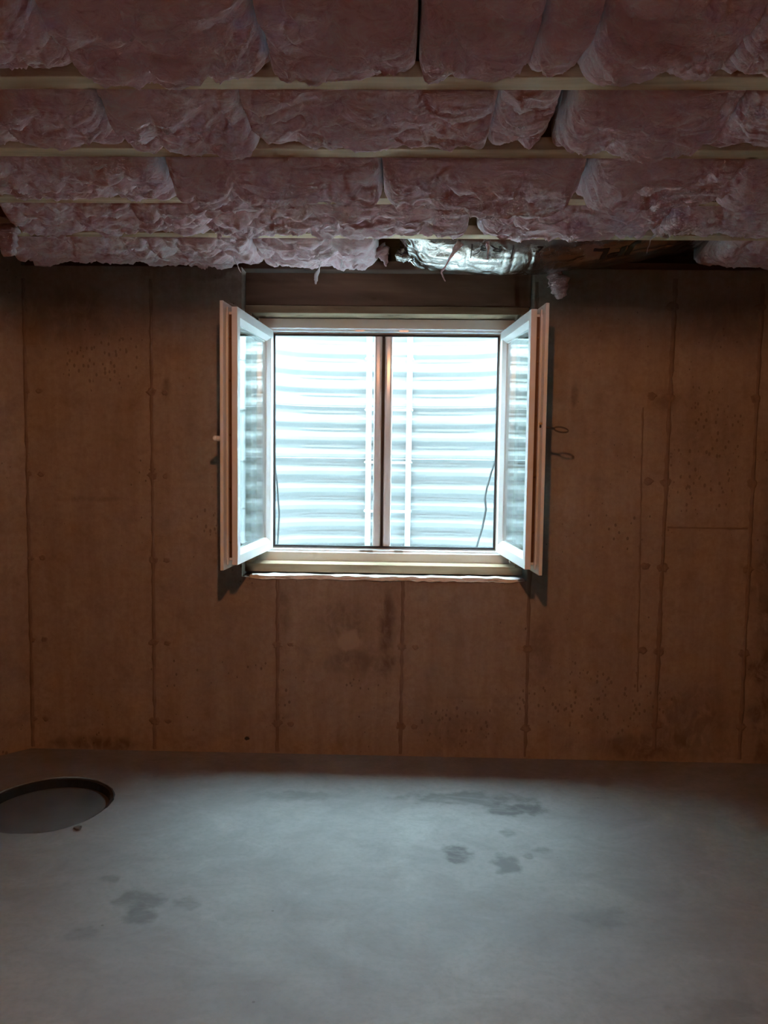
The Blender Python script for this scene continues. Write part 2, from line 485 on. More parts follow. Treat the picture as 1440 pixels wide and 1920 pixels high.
TZ = [.152, .548, .955, 1.368, 1.768]
for i, (x, zt, second) in enumerate([(-1.832, 2.30, 1), (-1.22, 2.30, 1), (-.61, .87, 1), (0.0, .87, 1), (.612, 2.30, 0)]):
    fin(x, x, .01, zt, seed=i)
    for j, z in enumerate(TZ):
        if z < zt - .1 and not (i == 4 and z > .9):
            tie(x + (.008 if i == 0 else 0), z, .026 if i else .017, i * 10 + j)
            if second: tie(x + .066, z + random.uniform(-.004, .004), .017, 100 + i * 10 + j)
fin(1.256, 1.240, .06, 2.32, .010, .005, seed=11)
fin(1.125, 1.150, .35, 1.72, .004, .002, seed=12)
fin(1.662, 1.655, .02, 2.30, .010, .005, seed=13)
for j, z in enumerate([.182, .546, .954, 1.365, 1.768, 2.19]):
    tie(1.248, z, .03, 200 + j); tie(1.655, z, .028, 220 + j)
    if j in (1, 2, 3, 4): tie(1.165, z + .006, .024, 240 + j)
tie(-.76, .074, .013, 300, 'plug')
hz = MB()      # lift line between two stacked forms on the right
for i in range(16):
    xa, xb = 1.262 + .380 * i / 16, 1.262 + .380 * (i + 1) / 16
    hz.box(xa, xb, -.003 - .002 * random.random(), -.0002, 1.147, 1.153 + .003 * random.random())
hz.build('form_seam', M['seam'], wall)

# ------------------------------------------------------------------ outside: ground, window well, house wall above
WX, WYB, WHW, WPR = -.09, WD, .76, .78
def well_xy(t, off=0.0):
    """superelliptic plan of the well, t in 0..1 from left end to right end; off = inward offset"""
    n = 3.6
    a = math.pi * (1 - t)
    c, s_ = math.cos(a), math.sin(a)
    r = (abs(c) ** n + abs(s_) ** n) ** (-1 / n)
    return WX + (WHW - off) * r * c, WYB + (WPR - off) * r * s_
WZ0, WZ1, PITCHC = .72, 2.28, .1055
nu, nv = 150, 400
P = np.zeros((nu, nv, 3))
zz = np.linspace(WZ0, WZ1, nv)
for i in range(nu):
    t = i / (nu - 1)
    x, y = well_xy(t)
    ph = (zz / PITCHC) % 1.0
    main = .013 * np.clip(np.cos(2 * math.pi * ph) * 1.35, -1, 1)
    m = 0.0
    for lo, hi in ((-.64, -.27), (.06, .43)):
        m = max(m, min(1, max(0, (x - lo) / .04)) * min(1, max(0, (hi - x) / .04)))
    if y < .8: m = 0.0
    bead = .008 * m * np.exp(-((ph - .5) / .085) ** 2)
    off = main + bead
    # inward normal of the plan curve
    xa, ya = well_xy(max(0, t - .004)); xb, yb = well_xy(min(1, t + .004))
    tx, ty = xb - xa, yb - ya
    L = math.hypot(tx, ty)
    nx, ny = ty / L, -tx / L
    P[i, :, 0] = x + nx * off; P[i, :, 1] = np.maximum(y + ny * off, WD + .001); P[i, :, 2] = zz
well = empty('window_well', (WX, .8, WZ0))
tag(well, 'pale corrugated steel window well curving behind the window', 'window well')
grid_obj('corrugated_shell', P, M['well'], well)
for zs in (1.46, 1.775):     # overlap joints between the shell sections
    m = MB()
    pts = [(*well_xy(.06 + .88 * k / 70, .0155), zs) for k in range(71)]
    m.tube(pts, .0018, 5, 1.0)
    m.build('lap_joint', M['zinc'], well)
lad = empty('well_ladder', (-.1, 1.04, .95))
tag(lad, 'white steel ladder bolted to the back of the window well', 'ladder')
for sx in (-.220, .028):
    MB().box(sx - .017, sx + .017, 1.040, 1.062, .89, 2.24).build('strap', M['ladder'], lad, bevel=.003)
    for z in (1.235, 1.745, 2.0, .96):
        MB().tube([(sx, 1.041, z), (sx, 1.033, z)], .007, 10).build('bolt', M['zinc'], lad)
for z in (1.14, 1.437, 1.755, 2.06):
    a, b = -.236, .044
    MB().tube([(a, 1.05, z), (a, .99, z), (a + .012, .975, z), (b - .012, .975, z), (b, .99, z), (b, 1.05, z)], .008, 8).build('rung', M['ladder'], lad, smooth=True)
# unseen gravel in the well, whitened and raised to bounce light upward; soil around it
gp = [well_xy(i / 60, .02) for i in range(61)]
tag(MB().prism(gp, .70, .885).build('gravel_bounce_bed', M['gravel']), 'unseen near-white gravel bed in the window well, whitened to bounce light upward', 'gravel', kind='stuff')
gr = MB()
K = 60
inn = [well_xy(i / K, -.02) for i in range(K + 1)]
outp = [(WX + 5 * math.cos(math.pi * (1 - i / K)), WD + 5 * math.sin(math.pi * (1 - i / K))) for i in range(K + 1)]
gr.add([(x, y, 2.25) for x, y in inn] + [(x, y, 2.20) for x, y in outp], [(i, i + 1, K + 2 + i, K + 1 + i) for i in range(K)])
tag(gr.build('ground', M['soil']), 'soil outside around the window well', kind='structure')
tag(MB().box(-4, 4, .235, .30, 2.40, 5.2).build('wall_exterior', M['siding']), 'outer house wall above the window well', kind='structure')
cb = MB().tube([(.50, .5, 2.2), (.505, .5, 1.75), (.501, .5, 1.483), (.476, .5, 1.40), (.45, .5, 1.30), (.443, .5, 1.251), (.450, .5, 1.192), (.432, .5, 1.09), (.402, .5, .981), (.395, .5, .893)], .0058, 8)
tag(cb.build('hanging_cable', M['cable'], smooth=True), 'dark grey cable hanging in the window well at the right', 'cable')
cb = MB().tube([(-.735, .46, 2.2), (-.725, .46, 1.6), (-.688, .46, 1.32), (-.676, .46, 1.15), (-.684, .46, 1.0), (-.69, .46, .893)], .005, 8)
tag(cb.build('drain_cord', M['cable'], smooth=True), 'thin black cord at the left side of the window well', 'cord')

# ------------------------------------------------------------------ framing over the opening
hd = empty('header_beam', (-.09, .07, 2.198))
tag(hd, 'dark brown timber header across the top of the window opening', 'beam')
MB().box(OX0 + .004, OX1 - .004, .075, .115, 2.198, 2.352).build('board', M['header'], hd, bevel=.003)
MB().box(OX0 + .004, OX1 - .004, .117, .155, 2.198, 2.352).build('board', M['header'], hd, bevel=.003)
MB().box(OX0 + .004, OX1 - .004, .157, .295, 2.198, 2.352).build('board', M['header'], hd, bevel=.003)
tag(MB().box(-1.84, 4.59, .03, .17, WT, WT + .038).build('sill_plate', M['header'], bevel=.002), 'wooden sill plate lying on top of the concrete wall', 'board')
tag(MB().box(-1.84, 4.59, .172, .21, WT, 2.598).build('rim_board', M['osb']), 'rim board standing on the wall behind the last insulation', 'board')
bk = empty('window_buck', (-.1, .07, .896))
tag(bk, 'pale lumber frame lining the concrete opening around the white window', 'frame')
BX0, BX1, BZ0, BZ1 = -.752, .551, .937, 2.160
MB().box(OX0 + .002, OX1 - .012, .07, .285, .896, BZ0).build('sill_board', M['buck'], bk, bevel=.003)
MB().box(OX0 + .002, OX1 - .012, .07, .285, BZ1, 2.1965).build('head_board', M['buck'], bk, bevel=.003)
MB().box(OX0 + .002, BX0, .07, .285, BZ0 + .001, BZ1 - .001).build('side_board', M['buck_z'], bk, bevel=.003)
MB().box(BX1, OX1 - .012, .07, .285, BZ0 + .001, BZ1 - .001).build('side_board', M['buck_z'], bk, bevel=.003)

# rough mortar on the concrete ledge below the buck
nx_, ny_ = 170, 12
xs = np.linspace(-.748, .588, nx_)
P = np.zeros((nx_, ny_, 3))
fr = -.004 - .016 * vnoise(xs * 14, 0, 0, 3) + .006 * vnoise(xs * 50, 0, 0, 4)
taper = np.clip(np.minimum(xs + .75, .59 - xs) / .05, .15, 1)
for j in range(ny_):
    t = j / (ny_ - 1)
    if j < 4:      # hanging front lip
        y = fr * taper + .003 * j; z = OZ - (.002 + .009 * vnoise(xs * 30, .5, 0, 8)) * taper * (1 - j / 3.5) + .004 * (vnoise(xs * 60, j, 0, 5) - .5)
    else:
        q = (j - 4) / (ny_ - 5)
        y = fr * taper * (1 - q) + .075 * q + .003; z = OZ + .005 + .009 * taper * vnoise(xs * 22, q * 3, 0, 6) * (1 - q * .3)
    P[:, j, 0] = xs; P[:, j, 1] = y; P[:, j, 2] = z
mo = grid_obj('mortar_bed', P, M['mortar'])
sd = mo.modifiers.new('thickness', 'SOLIDIFY'); sd.thickness = .004; sd.offset = 0
tag(mo, 'ragged white mortar bead on the concrete ledge under the window', 'mortar')

# ------------------------------------------------------------------ window: frame, two open sashes, pleated screens
def ring_mesh(W, H, prof, fmap):
    m = MB()
    n = len(prof)
    vs_ = []
    for a, v in prof:
        for (u, z) in ((a, a), (W - a, a), (W - a, H - a), (a, H - a)):
            vs_.append(fmap(u, v, z))
    fs = []
    for i in range(n):
        j = (i + 1) % n
        for k in range(4):
            l = (k + 1) % 4
            fs.append((i * 4 + k, i * 4 + l, j * 4 + l, j * 4 + k))
    return m.add(vs_, fs)

FX0, FX1, FZ0, FZ1, FY = -.740, .539, .934, 2.156, .195
win = empty('window_1', ((FX0 + FX1) / 2, FY, FZ0))
tag(win, 'white plastic double casement window with both sashes swung open inward', kind='structure')
fprof = [(0, 0), (.046, 0), (.049, .003), (.049, .012), (.060, .014), (.062, .050), (.068, .052), (.068, .078), (0, .078)]
ring_mesh(FX1 - FX0, FZ1 - FZ0, fprof, lambda u, v, z: (FX0 + u, FY + v, FZ0 + z)).build('frame', M['pvc'], win, bevel=.001)
tprof = [(.0685, .040), (.078, .040), (.078, .060), (.0685, .060)]
ring_mesh(FX1 - FX0, FZ1 - FZ0, tprof, lambda u, v, z: (FX0 + u, FY + v, FZ0 + z)).build('screen_track', M['rubber'], win)
for sx, sz, w in ((-.232, FZ1 - .0555, .044), (-.012, FZ1 - .0555, .044), (-.190, FZ0 + .0555, .068), (-.024, FZ0 + .0555, .044)):
    top = sz > 1.5
    m = MB()
    z0, z1 = (sz - .006, sz + .004) if top else (sz - .004, sz + .006)
    m.box(sx - w / 2, sx - w * .12, FY + .006, FY + .020, z0, z1)
    m.box(sx + w * .12, sx + w / 2, FY + .006, FY + .020, z0, z1)
    m.box(sx - w / 2, sx + w / 2, FY + .012, FY + .020, z0 + .002, z1 - .001)
    m.build('striker_plate', M['zinc'], win)

# pleated insect screens drawn shut from both sides
SX0, SX1, SZ0, SZ1 = FX0 + .078, FX1 - .078, FZ0 + .078, FZ1 - .078
SYC = FY + .062
for (xa, xb, side) in ((SX0, -.160, 0), (-.066, SX1, 1)):
    npl = int(round((xb - xa) / .0095))
    m = MB()
    vs_, fs = [], []
    for i in range(npl + 1):
        x = xa + (xb - xa) * i / npl
        y = SYC + (.007 if i % 2 else -.007)
        vs_ += [(x, y, SZ0 - .003), (x, y, SZ1 + .003)]
    fs = [(2 * i, 2 * i + 2, 2 * i + 3, 2 * i + 1) for i in range(npl)]
    m.add(vs_, fs)
    sp = m.build('pleated_screen', M['mesh'], win, fix=False)
    bar = MB()
    b0, b1 = (-.160, -.119) if side == 0 else (-.107, -.066)
    prof = [(0, .012), (.004, 0), (.013, -.003), (.028, -.003), (.037, 0), (.041, .012), (.041, .022), (0, .022)]
    vs_ = [(b0 + a, SYC - .012 + v, z) for z in (SZ0 - .003, SZ1 + .003) for a, v in prof]
    k = len(prof)
    bar.add(vs_, [(i, (i + 1) % k, k + (i + 1) % k, k + i) for i in range(k)] + [tuple(range(k)), tuple(range(k, 2 * k))])
    bar.build('pull_bar', M['alu'], sp, bevel=.0012)
MB().box(-.1192, -.1068, SYC - .004, SYC + .008, SZ0 - .003, SZ1 + .003).build('magnet_strip', M['rubber'], win)

SW, SH, SZ = .612, 1.098, .997
sprof = [(0, 0), (.040, 0), (.043, .003), (.060, .017), (.062, .019), (.062, .050), (.056, .070), (-.022, .070), (-.022, .0555), (.018, .0545), (.018, .0475),
         (0, .0470), (0, .0415), (.018, .0415), (.018, .025), (0, .025)]
ANG = math.radians(4.6)
CX = -.098
for side in (-1, 1):
    hx, hy = CX + side * .568, FY + .0
    cs, sn = math.cos(ANG), math.sin(ANG)
    def fm(u, v, z, hx=hx, hy=hy, side=side):
        # u runs from the hinge to the free edge, v from the outer to the inner face
        return (hx + side * (sn * u + cs * v), hy - cs * u + sn * v - .004, SZ + z)
    sash = ring_mesh(SW, SH, sprof, fm).build('sash', M['pvc'], win, bevel=.0012)
    sash['label'] = 'left sash with the handle on its room side' if side < 0 else 'right sash with a flipped-out edge lever'
    def fbox(u0, u1, v0, v1, z0, z1):
        m = MB()
        pts = [fm(u, v, z) for u, v, z in ((u0, v0, z0), (u1, v0, z0), (u1, v1, z0), (u0, v1, z0), (u0, v0, z1), (u1, v0, z1), (u1, v1, z1), (u0, v1, z1))]
        return m.add(pts, [(0, 3, 2, 1), (4, 5, 6, 7), (0, 1, 5, 4), (1, 2, 6, 5), (2, 3, 7, 6), (3, 0, 4, 7)])
    for v in (.021, .041):
        fbox(.056, SW - .056, v, v + .004, .056, SH - .056).build('glass_pane', M['glass'], sash)
    # dark spacer bar between the panes
    ring_mesh(SW, SH, [(.057, .0255), (.066, .0255), (.066, .0405), (.057, .0405)], fm).build('spacer_bar', M['zinc'], sash)
    # lock rail in the groove of the free edge and its roller bolts
    fbox(SW - .0185, SW - .0125, .0262, .0403, .03, SH - .03).build('lock_rail', M['rail'], sash)
    for z in ((.10, .33, .56, .79, .97) if side < 0 else (.16, .40, .66, .88, .98)):
        p, q = Vector(fm(SW - .013, .0335, z)), Vector(fm(SW - .003, .0335, z))
        MB().tube([p, q], .0048, 10).build('roller_bolt', M['brass'], sash)
    # hinges at the frame
    for z in (.03, SH - .03):
        p, q = Vector(fm(-.004, .060, z - .03)), Vector(fm(-.004, .060, z + .03))
        MB().tube([p, q], .007, 10).build('hinge', M['pvc'], sash)
    if side < 0:
        m = fbox(SW - .045, SW - .013, .0695, .080, .545 - .038, .545 + .038)
        a, b = Vector(fm(SW - .029, .079, .545)), Vector(fm(SW - .029, .106, .545))
        m.tube([a, b], .011, 12)
        c = Vector(fm(SW - .025, .108, .545)); d = Vector(fm(SW - .150, .110, .545))
        m.tube([c + Vector((0, -.008, 0)), c, (c + d) / 2, d], [.008, .0125, .012, .009], 12, .8)
        hd_ = m.build('handle', M['pvc'], sash, bevel=.002)
    else:
        # flat lever flipped out of the edge groove, with a long eye at its end
        a = Vector(fm(SW - .004, .048, .612)); out = Vector((1, -.05, -.16)).normalized()
        m = MB()
        m.tube([a, a + out * .065], [.0065, .0055], 8)
        eye0 = a + out * .062
        pts = []
        up = Vector((0, 0, 1))
        for k in range(17):
            t = 2 * math.pi * k / 16
            pts.append(eye0 + out * (.030 - .030 * math.cos(t)) + up * (.0105 * math.sin(t)))
        m.tube(pts, .0036, 6, caps=False)
        lv = m.build('edge_lever', M['lever'], sash, smooth=True)
        lv['label'] = 'dark metal lever flipped out sideways'
        MB().tube([fm(SW - .006, .0475, .622), fm(SW + .012, .058, .622)], .005, 10).build('lever_catch', M['brass'], sash)

# ------------------------------------------------------------------ joists
JY0, JS, FLW, FLH = -1.814, .4233, .064, .038
JTOP = 2.598
joist_names = {0: 'wooden I-joist nearest the viewer, topmost bright beam in the picture', 1: 'second wooden I-joist from the top of the picture',
               2: 'third wooden I-joist from the top, mostly covered by sagging insulation', 3: 'wooden I-joist nearest the window wall, fourth from the top',
               -1: 'wooden I-joist just above the upper picture edge', -2: 'wooden I-joist overhead behind the low-hanging batts', -3: 'wooden I-joist carrying the bulb holder overhead'}
def left_x(y):      # the diagonal left wall
    return max(-2.5, -1.86 + y + .03)
for i in (0, 1, 2, 3, -1, -2, -3):
    y = JY0 + JS * i
    jo = empty('ceiling_joist', (0, y + FLW / 2, WT))
    tag(jo, joist_names[i], 'joist', 'ceiling joists')
    xl = left_x(y)
    xr = 2.58
    # flanges are cut into lengths so the grain varies
    MB().box(xl, xr, y, y + FLW, WT + .001, WT + FLH).build('bottom_flange', M['pine'], jo, bevel=.002)
    MB().box(xl, xr, y + FLW / 2 - .005, y + FLW / 2 + .005, WT + FLH, JTOP - FLH).build('web', M['osb'], jo)
    MB().box(xl, xr, y, y + FLW, JTOP - FLH, JTOP).build('top_flange', M['pine'], jo)

# ------------------------------------------------------------------ insulation batts
def make_batt(label, xa, xb, yj, sag, seed, dx=.006, nt=54, zn=2.392, zf=2.392, rough=1.0, group='pink insulation batts between the joists', yw=None, lumpy=1.0, name='insulation_batt'):
    y0, y1 = yj + FLW + .004, yj + JS - .004
    if yw: y0, y1 = yw
    n = max(12, int((xb - xa) / dx))
    x = np.linspace(xa, xb, n)[:, None]
    t = np.linspace(0, 1, nt)[None, :]
    dist = np.minimum(x - xa, xb - x)
    er = .028 + .055 * vnoise(np.sign(x - (xa + xb) / 2) * 7.3 + 0 * x, .5, .5, seed)
    e = np.sqrt(np.clip(1 - (1 - np.clip(dist / er, 0, 1)) ** 2, 0, 1))
    lump = .50 + .90 * vnoise(x * 3.3, 0.5, 0.5, seed) + .35 * (vnoise(x * 9, .2, .7, seed + 1) - .5)
    lump = 1 + lumpy * (lump - 1)
    shp = np.clip(np.sin(math.pi * t ** .70), 0, 1) ** .5
    edge = zn + (zf - zn) * t + .012 * (vnoise(x * 5, t * 2, 0, seed + 2) - .5)
    top = edge + .012 * (1 - e)
    depth = ((sag + .003) * lump + (edge - WT)) * (.25 + .75 * e)
    z = top - depth * shp
    y = y0 + (y1 - y0) * t + 0 * x
    # folds and tufts
    px, py = x + 0 * t, y
    wx = px + .05 * (vnoise(px * 6, py * 6, 1, seed + 3) - .5)
    wy = py + .07 * (vnoise(px * 6, py * 6, 2, seed + 4) - .5)
    def ridge(s, q, sd): return 1 - np.abs(2 * vnoise(wx * s * .5, wy * s * 1.5, q, sd) - 1)
    def billow(s, q, sd): return np.sqrt(np.abs(2 * vnoise(wx * s * .5, wy * s * 1.3, q, sd) - 1) + .004)
    d = .050 * (billow(9, 1, seed + 5) - .6) + .036 * (billow(19, 2, seed + 6) - .6) + .018 * (ridge(40, 3, seed + 7) ** 2 - .4) + .007 * (ridge(80, 4, seed + 8) - .5)
    d *= rough
    inside = np.clip(shp * 1.6, 0, 1) * np.clip(e * 1.4, .35, 1)
    z = z - d * inside
    yoff = .022 * (vnoise(wx * 12, wy * 12, 7, seed + 9) - .5) + .012 * (vnoise(wx * 30, wy * 30, 8, seed + 10) - .5)
    y = np.clip(y + yoff * inside, y0, y1)
    xo = px + .016 * (vnoise(wx * 14, wy * 14, 9, seed + 11) - .5) * inside
    xo = np.clip(xo, xa + .0015, xb - .0015)
    P = np.stack([xo, y, z], -1)
    # roof the batt over so it is a closed pad
    topP = np.stack([np.repeat(x, 2, 1), np.array([[y1, y0]]) + 0 * x, np.full((n, 2), 2.50)], -1)
    P = np.concatenate([P, topP, P[:, :1]], 1)
    o = grid_obj(name, P, M['pink'])
    # end caps
    bm = bmesh.new(); bm.from_mesh(o.data)
    bmesh.ops.remove_doubles(bm, verts=bm.verts, dist=1e-6)
    bmesh.ops.holes_fill(bm, edges=[ed for ed in bm.edges if ed.is_boundary])
    bmesh.ops.recalc_face_normals(bm, faces=bm.faces)
    bm.to_mesh(o.data); bm.free()
    o.data.polygons.foreach_set('use_smooth', [True] * len(o.data.polygons))
    return tag(o, label, 'insulation', group)

BATT = {}
def bay(i): return JY0 + JS * i
# bay at the very top of the picture
YA = bay(-1)
A = 'in the topmost insulation bay'
for k, (xa, xb, sag, lab) in enumerate([(-1.25, -.768, .040, 'pink fiberglass batt at the left end'), (-.745, -.332, .058, 'lumpy pink fiberglass batt left of the thin seam'),
        (-.322, .008, .046, 'pink fiberglass batt just left of the picture middle'), (.012, .260, .040, 'short pink fiberglass batt right of the picture middle'),
        (.262, .374, .058, 'narrow pink fiberglass wedge'), (.376, .681, .058, 'broad low pink fiberglass batt right of the narrow wedge'), (.684, 1.25, .030, 'pink fiberglass batt at the right edge')]):
    make_batt(lab + ' ' + A, xa, xb, YA, sag, 20 + k * 13, dx=.0045, nt=72)
YB = bay(0)
B = 'in the second bay from the top'
for k, (xa, xb, sag, lab) in enumerate([(-1.55, -.807, .030, 'smooth pink fiberglass batt at the left end'), (-.800, -.432, .040, 'pink fiberglass batt beside the dark hole'),
        (-.432, .215, .042, 'long wrinkled pink fiberglass batt'), (.217, .372, .026, 'short square pink fiberglass piece'),
        (.402, .818, .052, 'rounded sagging pink fiberglass batt'), (.824, 1.5, .026, 'pink fiberglass batt at the right edge')]):
    make_batt(lab + ' ' + B, xa, xb, YB, sag, 220 + k * 13, dx=.005, nt=64)
YC = bay(1)
C = 'in the third bay from the top'
for k, (xa, xb, sag, lab) in enumerate([(-2.1, -.775, .040, 'long dim pink fiberglass batt at the left'), (-.745, -.090, .082, 'bright crumpled pink batt left of the middle seam'),
        (-.089, .530, .080, 'bright crumpled pink batt right of the middle seam'), (.560, 2.1, .070, 'sagging dim pink batt at the right')]):
    make_batt(lab + ' ' + C, xa, xb, YC, sag, 420 + k * 13, dx=.006, nt=58)
YD = bay(2)
D = 'in the fourth bay from the top'
for k, (xa, xb, sag, lab) in enumerate([(-1.50, -.745, .022, 'dim flat pink fiberglass batt at the left'), (-.718, .225, .040, 'bright shredded pink fiberglass batt in the middle'),
        (.270, .935, .036, 'wrinkled pink fiberglass batt right of a dark gap'), (.945, 2.2, .028, 'dark pink fiberglass batt at the right')]):
    BATT['D%d' % k] = make_batt(lab + ' ' + D, xa, xb, YD, sag, 620 + k * 13, dx=.0065, nt=50)
YE = bay(3)
Eb = 'above the window wall'
for k, (xa, xb, sag, lab) in enumerate([(-1.74, -.668, .022, 'dark pink fiberglass batt at the left'), (-.655, -.135, .024, 'tattered pink fiberglass batt left of the foil')]):
    BATT['E%d' % k] = make_batt(lab + ' ' + Eb, xa, xb, YE, sag, 820 + k * 13, dx=.007, nt=46, yw=(YE + FLW + .004, -.012))
make_batt('dark pink fiberglass batt right of the foil above the window wall', 1.33, 2.4, YE, .012, 900, dx=.009, nt=40, yw=(YE + FLW + .004, -.012))
# low bay just above the picture, between the lamp and everything seen
YZ = bay(-2)
for k, (xa, xb, sag, lab) in enumerate([(-2.45, -.95, .118, 'low pink batt overhead to the left of the lamp'), (-.94, .30, .108, 'low pink batt overhead in front of the lamp'), (.31, 2.5, .120, 'low pink batt overhead to the right of the lamp')]):
    make_batt(lab, xa, xb, YZ, sag, 1020 + k * 13, dx=.012, nt=32, rough=.4, lumpy=.15)

# ------------------------------------------------------------------ foil faced batt
fx0, fx1 = -.035, 1.30
cx_ = [-.04, .0, .05, .10, .20, .40, .60, .86, 1.05, 1.20, 1.30]
cz_ = [2.395, 2.350, 2.318, 2.298, 2.283, 2.274, 2.284, 2.318, 2.352, 2.395, 2.425]
fy0, fy1 = YE + FLW + .006, -.016
def foil_pt(x, t):
    zb = np.interp(x, cx_, cz_)
    top = 2.418
    shp = np.clip(4 * t * (1 - t), 0, 1) ** .46
    tt = t + .0 * x
    y = fy0 + (fy1 - fy0) * tt
    return y, top - (top - zb) * shp
nu, nv = 260, 80
x = np.linspace(fx0, fx1, nu)[:, None]; t = np.linspace(0, 1, nv)[None, :]
y, z = foil_pt(x + 0 * t, t + 0 * x)
near = np.exp(-((x - fx0) / .16) ** 2)
wr = (.5 - np.abs(vnoise(x * 26, t * 5, 0, 41) - .5)) * .010 + (.5 - np.abs(vnoise(x * 9, t * 9, 0, 42) - .5)) * .012 + near * .028 * (vnoise(x * 30, t * 12, 0, 43) - .5)
z = z + wr * np.clip(4 * t * (1 - t) * 2, 0, 1)
P = np.stack([x + 0 * t, y, z], -1)
topP = np.stack([np.repeat(x, 2, 1), np.array([[fy1, fy0]]) + 0 * x, np.full((nu, 2), 2.5)], -1)
foil = grid_obj('foil_batt', np.concatenate([P, topP, P[:, :1]], 1), M['foil'])
tag(foil, 'shiny foil-faced insulation batt bulging above the right half of the window', 'insulation')
# crumpled foil scrap at its left tip
bm = bmesh.new(); bmesh.ops.create_icosphere(bm, subdivisions=3, radius=.03)
for v in bm.verts:
    c = v.co.copy()
    k = .65 + .9 * float(vnoise(c.x * 60, c.y * 60, c.z * 60, 51))
    v.co = Vector((c.x * k * 1.0, c.y * k, c.z * k * .75)) + Vector((-.018, -.25, 2.352))
me = bpy.data.meshes.new('crumpled_tip'); bm.to_mesh(me); bm.free()
link('crumpled_tip', me, M['foil'], foil)

def foil_text(txt, x0, t0, w, hgt, flip=True, name='printed_letters', bold=0.0):
    """printed letters laid on the curved foil; flip = upside down to the room"""
    cu = bpy.data.curves.new('print', 'FONT'); cu.body = txt; cu.resolution_u = 3
    cu.offset = bold
    to = bpy.data.objects.new('print', cu); COL.objects.link(to)
    bpy.context.view_layer.update()
    me0 = to.evaluated_get(bpy.context.evaluated_depsgraph_get()).to_mesh()
    bm = bmesh.new(); bm.from_mesh(me0)
    bmesh.ops.triangulate(bm, faces=bm.faces)
    bmesh.ops.subdivide_edges(bm, edges=[e_ for e_ in bm.edges if e_.calc_length() > .12], cuts=2)
    bmesh.ops.triangulate(bm, faces=bm.faces)
    co = np.array([v.co[:] for v in bm.verts])
    lo, hi_ = co[:, :2].min(0), co[:, :2].max(0)
    n = (co[:, :2] - lo) / (hi_ - lo)
    if flip: n = 1 - n
    X = x0 + n[:, 0] * w
    T = t0 + (1 - n[:, 1]) * hgt      # larger t = lower in the picture
    Y, Z = foil_pt(X, T)
    W = (.5 - np.abs(vnoise(X * 26, T * 5, 0, 41) - .5)) * .010 + (.5 - np.abs(vnoise(X * 9, T * 9, 0, 42) - .5)) * .012
    Z = Z + W * np.clip(4 * T * (1 - T) * 2, 0, 1) - .0012
    for v, a, b, c in zip(bm.verts, X, Y - .0008, Z): v.co = (a, b, c)
    me = bpy.data.meshes.new(name); bm.to_mesh(me); bm.free()
    to.to_mesh_clear()
    bpy.data.objects.remove(to)
    return link(name, me, M['ink'], foil)
foil_text('JPL', .775, .085, .19, .25, True, bold=.035)
foil_text('R8', .30, .070, .085, .055, True)
foil_text('.7', .52, .075, .04, .055, False)
foil_text('|', .262, .06, .004, .14, True, 'printed_line')
foil_text('|', .432, .06, .004, .14, True, 'printed_line')

# ------------------------------------------------------------------ torn tufts and strips
def strip(label, pts, widths, mat='pink', squash=.25, name='torn_strip', twist=.15, seed=1, batt=None):
    rnd = random.Random(seed)
    P = [Vector(p) for p in pts]
    # resample
    Q, R = [], []
    for i in range(len(P) - 1):
        for k in range(5):
            f = k / 5
            Q.append(P[i].lerp(P[i + 1], f) + Vector((rnd.uniform(-.002, .002), rnd.uniform(-.003, .003), 0)))
            R.append((widths[i] * (1 - f) + widths[i + 1] * f) * rnd.uniform(.8, 1.2))
    Q.append(P[-1]); R.append(widths[-1])
    o = MB().tube(Q, R, 8, squash, twist).build(name, M[mat], batt, smooth=True)
    if batt is not None:
        o['label'] = label
        return o
    return tag(o, label, 'insulation')
strip('pale twisted strip hanging in front of the timber header', [(-.361, -.2, 2.385), (-.363, -.2, 2.374), (-.391, -.2, 2.315), (-.41, -.2, 2.268), (-.409, -.2, 2.238)], [.010, .010, .016, .013, .003], 'film', .2, batt=BATT['E1'])
strip('long pink strip hanging across the left part of the foil', [(.217, -.47, 2.352), (.192, -.455, 2.325), (.163, -.44, 2.272), (.139, -.43, 2.238), (.158, -.42, 2.205)], [.016, .016, .012, .006, .002], 'pink', .3, batt=BATT['D1'])
strip('broad torn pink flap left of the foil tip', [(-.258, -.22, 2.385), (-.240, -.22, 2.365), (-.230, -.22, 2.335), (-.237, -.22, 2.302)], [.030, .040, .032, .004], 'pink', .25, twist=.05, batt=BATT['E1'])
strip('thin pale strand hanging near the left end of the header', [(-.759, -.3, 2.40), (-.757, -.3, 2.356), (-.75, -.3, 2.311), (-.724, -.3, 2.263)], [.008, .007, .005, .002], 'film', .35, batt=BATT['E0'])
strip('thin pink wisp hanging from the right part of the fourth bay', [(1.017, -.60, 2.345), (.967, -.60, 2.352), (.951, -.585, 2.335), (.941, -.575, 2.283)], [.012, .014, .008, .002], 'film', .3, batt=BATT['D3'])
strip('slanting pale tip hanging over the left of the header', [(-.625, -.25, 2.372), (-.609, -.25, 2.355), (-.583, -.25, 2.325), (-.572, -.25, 2.301)], [.016, .018, .010, .003], 'film', .25, batt=BATT['E1'])
strip('pale knotted tip right of the twisted strip', [(-.278, -.27, 2.375), (-.280, -.27, 2.361), (-.289, -.27, 2.327), (-.289, -.27, 2.290)], [.012, .010, .011, .003], 'film', .35, batt=BATT['E1'])
strip('narrow pink strip over the printed part of the foil', [(.325, -.476, 2.354), (.326, -.472, 2.330), (.329, -.465, 2.284)], [.008, .008, .004], 'pink', .4, batt=BATT['D2'])
strip('pink tuft stuffed beside the right sash top', [(.680, -.05, 2.33), (.700, -.05, 2.285), (.710, -.05, 2.245), (.712, -.05, 2.212)], [.035, .048, .042, .012], 'pink', .6, name='insulation_tuft', twist=.05)
